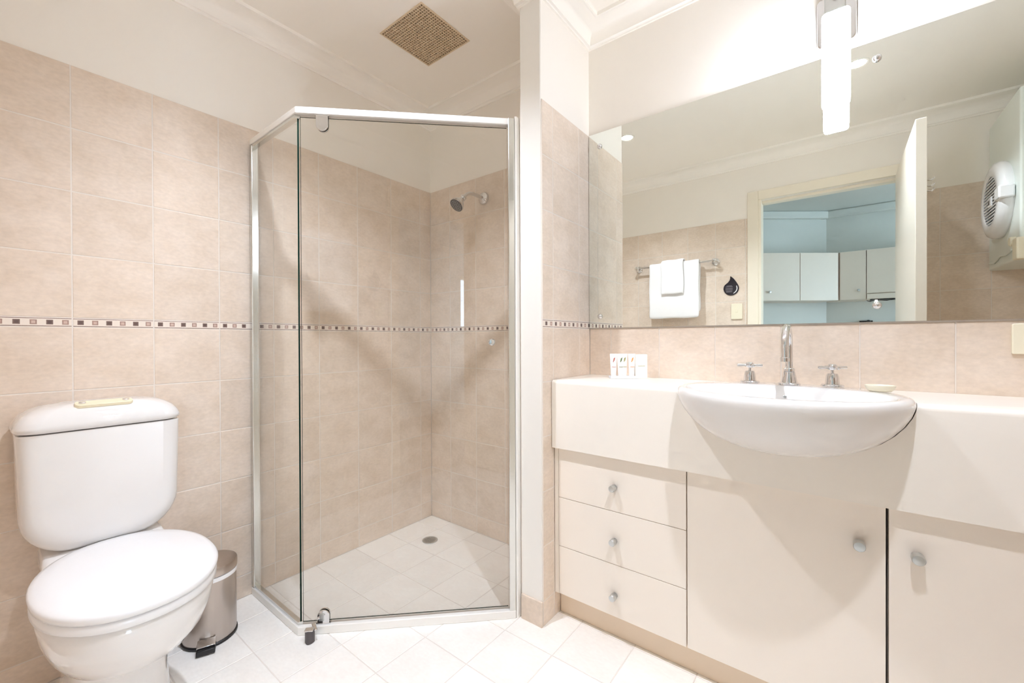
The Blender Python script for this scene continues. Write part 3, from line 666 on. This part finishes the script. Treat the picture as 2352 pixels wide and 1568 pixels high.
# soap dish
sx, sy, sz = 1.999, -.176, .9068
q = thing('soap_dish', 'small oval ivory soap dish on the basin rim', 'soap dish', (sx, sy, sz))
rr = [ring(sx,sy,.022,.016,sz,36), ring(sx,sy,.027,.020,sz+.004,36), ring(sx,sy,.0315,.024,sz+.013,36), ring(sx,sy,.032,.0245,sz+.016,36), ring(sx,sy,.030,.0225,sz+.0165,36), ring(sx,sy,.025,.018,sz+.008,36), ring(sx,sy,.006,.004,sz+.006,36)]
obj('dish', MB().rings(rr), 'cream', q, smooth=True, angle=70)
# guest toiletries
gd = Vector((.79, .61, 0)).normalized(); gn = Vector((gd.y, -gd.x, 0)); g0 = Vector((1.228, -.128, .8955))
mb = MB().obox(g0 + gd*.042 + UZ*.002, (gd, gn, UZ), (.052, .016, .002)).obox(g0 + gd*.042 + gn*.0150 + UZ*.006, (gd, gn, UZ), (.052, .001, .004)).obox(g0 + gd*.042 - gn*.0150 + UZ*.006, (gd, gn, UZ), (.052, .001, .004))
tag(obj('toiletry_tray', mb, 'plast', bevel=.0008), 'narrow white tray holding guest toiletries on the worktop', 'tray')
for k, (s, cm, lb) in enumerate(((.004,'pr','pink'), (.031,'pg','green'), (.046,'py','olive'), (.074,'po','orange'))):
    c = g0 + gd*s + UZ*.0045; depth = (.000, .002, -.006, .000)[k]; c = c + gn*depth
    q = thing('toiletry_tube', 'white guest toiletry tube with %s print in the tray' % lb, 'tube', c, 'guest toiletry tubes')
    rr = []
    for t in range(7):
        h = t/6; a = .0098 + .0045*h; b = .0090*(1-h)**.8 + .0008
        rr.append([c + gd*a*math.cos(2*PI*j/24) + gn*b*math.sin(2*PI*j/24) + UZ*(.012 + .078*h) for j in range(24)])
    bd = obj('tube_body', MB().rings(rr), 'tube', q, smooth=True, angle=60)
    obj('cap', MB().lathe(c, (0,0,1), [(.0092,0),(.0095,.001),(.0095,.011),(.009,.012)], 20), 'tube', q, smooth=True, angle=40)
    mb = MB().obox(c + gn*.0050 + UZ*.066, (gd,gn,(UZ + gd*.25).normalized()), (.0014,.0010,.008)).obox(c + gn*.0050 + gd*.003 + UZ*.069, (gd,gn,(UZ + gd*.25).normalized()), (.0008,.0012,.007))
    mb.obox(c + gn*.0082 + UZ*.040, (gd,gn,UZ), (.0080,.0005,.0007))
    obj('print', mb, cm, bd)
c = g0 + gd*.108 + gn*.002
bx = obj('soap_carton', MB().obox(c + UZ*.046, (gd,gn,UZ), (.022,.011,.046)), 'card', bevel=.0008); ORG[bx.name] = bx.location.copy()
tag(bx, 'white soap carton standing beside the toiletry tray', 'carton')
obj('print', MB().obox(c + gn*.0112 + UZ*.048, (gd,gn,UZ), (.013,.0003,.0007)), 'py', bx)

# ------------------------------------------------------------------ mirror
r = thing('mirror', 'wide frameless wall mirror above the basin', 'mirror', (2.0, 0, 1.095))
v = [(1.0675,-.001,1.094),(2.93,-.001,1.094),(2.93,-.001,1.917),(1.0675,-.001,1.917)]; w = [(a,-.007,c_) for a,_,c_ in v]
mb = MB(); mb.add(v+w, [(4,5,6,7)], 0); mb.add(v+w, [(3,2,1,0),(0,1,5,4),(1,2,6,5),(2,3,7,6),(3,0,4,7)], 1)
obj('pane', mb, ['mirror', mat('mirror_edge', (150, 140, 120), .3)], r)
for (x, z) in ((1.118,1.859),(1.118,1.142),(2.002,1.864),(2.002,1.142),(2.88,1.859),(2.88,1.142)):
    obj('mirror_screw_cap', MB().lathe((x,-.007,z), (0,-1,0), [(.0105,0),(.0110,.0025),(.0088,.0075),(.004,.0105),(.0005,.0112)], 22), 'chrome', r, smooth=True)

# ------------------------------------------------------------------ switch plates
def plate(x0, x1, y, sgn, z0, z1, label, rockers):
    q = thing('switch_plate', label, 'switch plate', ((x0+x1)/2, y, z0))
    b = obj('plate', MB().prism(rrect(x0, x1, z0, z1, .004), 'y', y, y + sgn*.009), 'cream', q, bevel=.002)
    for (rx, rz) in rockers: obj('rocker', MB().box(rx-.006, rx+.006, min(y+sgn*.009, y+sgn*.0115), max(y+sgn*.009, y+sgn*.0115), rz-.008, rz+.008), 'cream', q, bevel=.0008)
plate(2.262, 2.380, -.0002, -1, 1.004, 1.082, 'cream double power outlet under the right end of the mirror', ((2.288,1.054),(2.354,1.054)))
plate(1.287, 1.361, YE+.0002, 1, 1.190, 1.303, 'cream light switch beside the door frame in the mirror', ((1.324,1.247),))

# ------------------------------------------------------------------ towel rail, towels, sign on the entrance wall
RY, RZ = YE+.062, 1.628
r = thing('towel_rail', 'chrome towel rail on the entrance wall', 'towel rail', (.88, YE, 1.628))
for x in (.592, 1.182): obj('post', MB().lathe((x,YE,RZ), (0,1,0), [(.026,0),(.026,.006),(.020,.010),(.011,.014),(.011,.050),(.016,.054),(.016,.070),(.010,.074)], 26), 'chrome', r, smooth=True, angle=40)
obj('bar', MB().lathe((.592,RY,RZ), (1,0,0), [(.0075,0),(.0075,.59)], 18), 'chrome', r, smooth=True)
def towel(name, x0, x1, zf, zbk, off, th, label, seed):
    random.seed(seed); path = []
    rr_ = .0085 + off
    for k in range(9): path.append((RY - rr_ - .004, zbk + (RZ - zbk)*k/9))
    for k in range(9): a = PI - PI*k/8; path.append((RY + rr_*math.cos(a), RZ + rr_*math.sin(a)))
    for k in range(1, 12): path.append((RY + rr_ + .0015*math.sin(k), RZ - (RZ - zf)*k/11))
    nx = 12; vs = []; fs = []
    for j, (y, z) in enumerate(path):
        for i in range(nx+1):
            x = x0 + (x1-x0)*i/nx; edge = math.sin(z*23 + seed)*.003
            dz = math.sin(i*.9 + seed)*.002
            vs.append((x + (edge if i in (0, nx) else 0), y + math.sin(i*1.3 + z*11)*.0010, z + dz))
    for j in range(len(path)-1):
        for i in range(nx): a = j*(nx+1)+i; fs.append((a, a+1, a+nx+2, a+nx+1))
    o = obj(name, MB().add(vs, fs), 'tow', smooth=True, angle=180)
    s = o.modifiers.new('solidify', 'SOLIDIFY'); s.thickness = th; s.offset = 0
    q = o.modifiers.new('subsurf', 'SUBSURF'); q.levels = 1; q.render_levels = 1
    return tag(o, label, 'towel')
towel('bath_towel', .700, 1.083, 1.207, 1.25, .010, .012, 'large white bath towel folded over the towel rail', 3)
towel('hand_towel', .803, .973, 1.396, 1.42, .030, .010, 'small white hand towel laid over the bath towel', 5)
# drop-shaped sign
cx, cz, rd = 1.287, 1.418, .0515
out = []
for k in range(33):
    a = math.radians(118 - 298*k/32 + 0); out.append((cx - rd*math.cos(a)*-1*1.0, cz + rd*math.sin(a)))
out = []
for k in range(0, 25):                     # round lower body, from upper left anticlockwise to upper right
    a = math.radians(150 + 240*k/24); out.append((cx + rd*math.cos(a), cz + rd*math.sin(a)))
out += [(cx+.034, cz+.046), (cx+.018, cz+.070), (cx-.004, cz+.092), (cx-.006, cz+.086), (cx-.006, cz+.074), (cx-.011, cz+.060), (cx-.022, cz+.045), (cx-.036, cz+.034)]
r = thing('water_drop_sign', 'dark water-drop shaped sign on the wall above the light switch', 'sign', (cx, YE, cz-.05))
sg = obj('plate', MB().prism(out, 'y', YE+.0002, YE+.006), 'drop', r, bevel=.001)
mb = MB()
for z, w_ in ((.020,.022),(.013,.030),(.001,.030),(-.008,.030),(-.018,.028),(-.026,.024)): mb.box(cx-.008-w_, cx-.008+w_*.6, YE+.006, YE+.0064, cz+z-.0016, cz+z+.0016)
obj('lettering', mb, 'dropt', sg)
mb = MB(); o1 = [(cx + .042*math.cos(math.radians(-70+100*k/12)), cz + .042*math.sin(math.radians(-70+100*k/12))) for k in range(13)]
o2 = [(cx - .004 + .040*math.cos(math.radians(-60+80*k/12)), cz + .038*math.sin(math.radians(-60+80*k/12))) for k in range(12, -1, -1)]
mb.prism(o1+o2, 'y', YE+.006, YE+.0066)
obj('highlight', mb, 'wpr', sg)

# ------------------------------------------------------------------ wall-hung dryer
DXF = 2.568
r = thing('clothes_dryer', 'white wall-hung clothes dryer with round vented door', 'dryer', (2.76, -1.57, 1.41))
obj('cabinet', MB().box(DXF, XR-.002, -1.820, -1.322, 1.412, 2.195), 'dryer', r, bevel=.008)
DC = (-1.575, 1.740)
obj('door_ring', MB().lathe((DXF,DC[0],DC[1]), (-1,0,0), [(.188,0),(.192,.010),(.190,.026),(.180,.040),(.160,.047),(.128,.047),(.122,.044),(.122,.030)], 48, cap0=False, cap1=False), 'plast', r, smooth=True, angle=40)
obj('grille_back', MB().lathe((DXF,DC[0],DC[1]), (-1,0,0), [(.124,.001),(.124,.022)], 40), 'black', r)
for k in range(-7, 8):
    z = DC[1] + .0158*k; hl = math.sqrt(max(.121**2 - (.0158*k)**2, 0))
    obj('grille_slat', MB().box(DXF-.044, DXF-.038, DC[0]-hl, DC[0]+hl, z-.0026, z+.0026), 'plast', r)
obj('badge', MB().box(DXF-.047, DXF-.040, DC[0]-.022, DC[0]+.034, DC[1]-.028, DC[1]+.020), 'plast', r, bevel=.002)
obj('badge_inset', MB().box(DXF-.0478, DXF-.046, DC[0]-.012, DC[0]+.008, DC[1]-.016, DC[1]+.006), 'black', r)
obj('door_latch', MB().box(DXF-.056, DXF-.002, DC[0]+.130, DC[0]+.205, DC[1]-.032, DC[1]+.030), 'plast', r, bevel=.008)
obj('timer_knob', MB().lathe((DXF,-1.383,1.498), (-1,0,0), [(.022,0),(.022,.016),(.018,.020)], 20), 'cream', r, smooth=True, angle=40)
obj('control_panel', MB().box(DXF-.022, DXF+.12, -1.330, -1.268, 1.402, 1.500), 'cream', r, bevel=.006)
obj('power_cord', MB().tube([(DXF-.004,-1.42,1.465),(DXF-.005,-1.50,1.452),(DXF-.004,-1.60,1.462),(DXF-.004,-1.70,1.44),(DXF-.004,-1.79,1.45)], .004, 8), 'dryer', r, smooth=True)
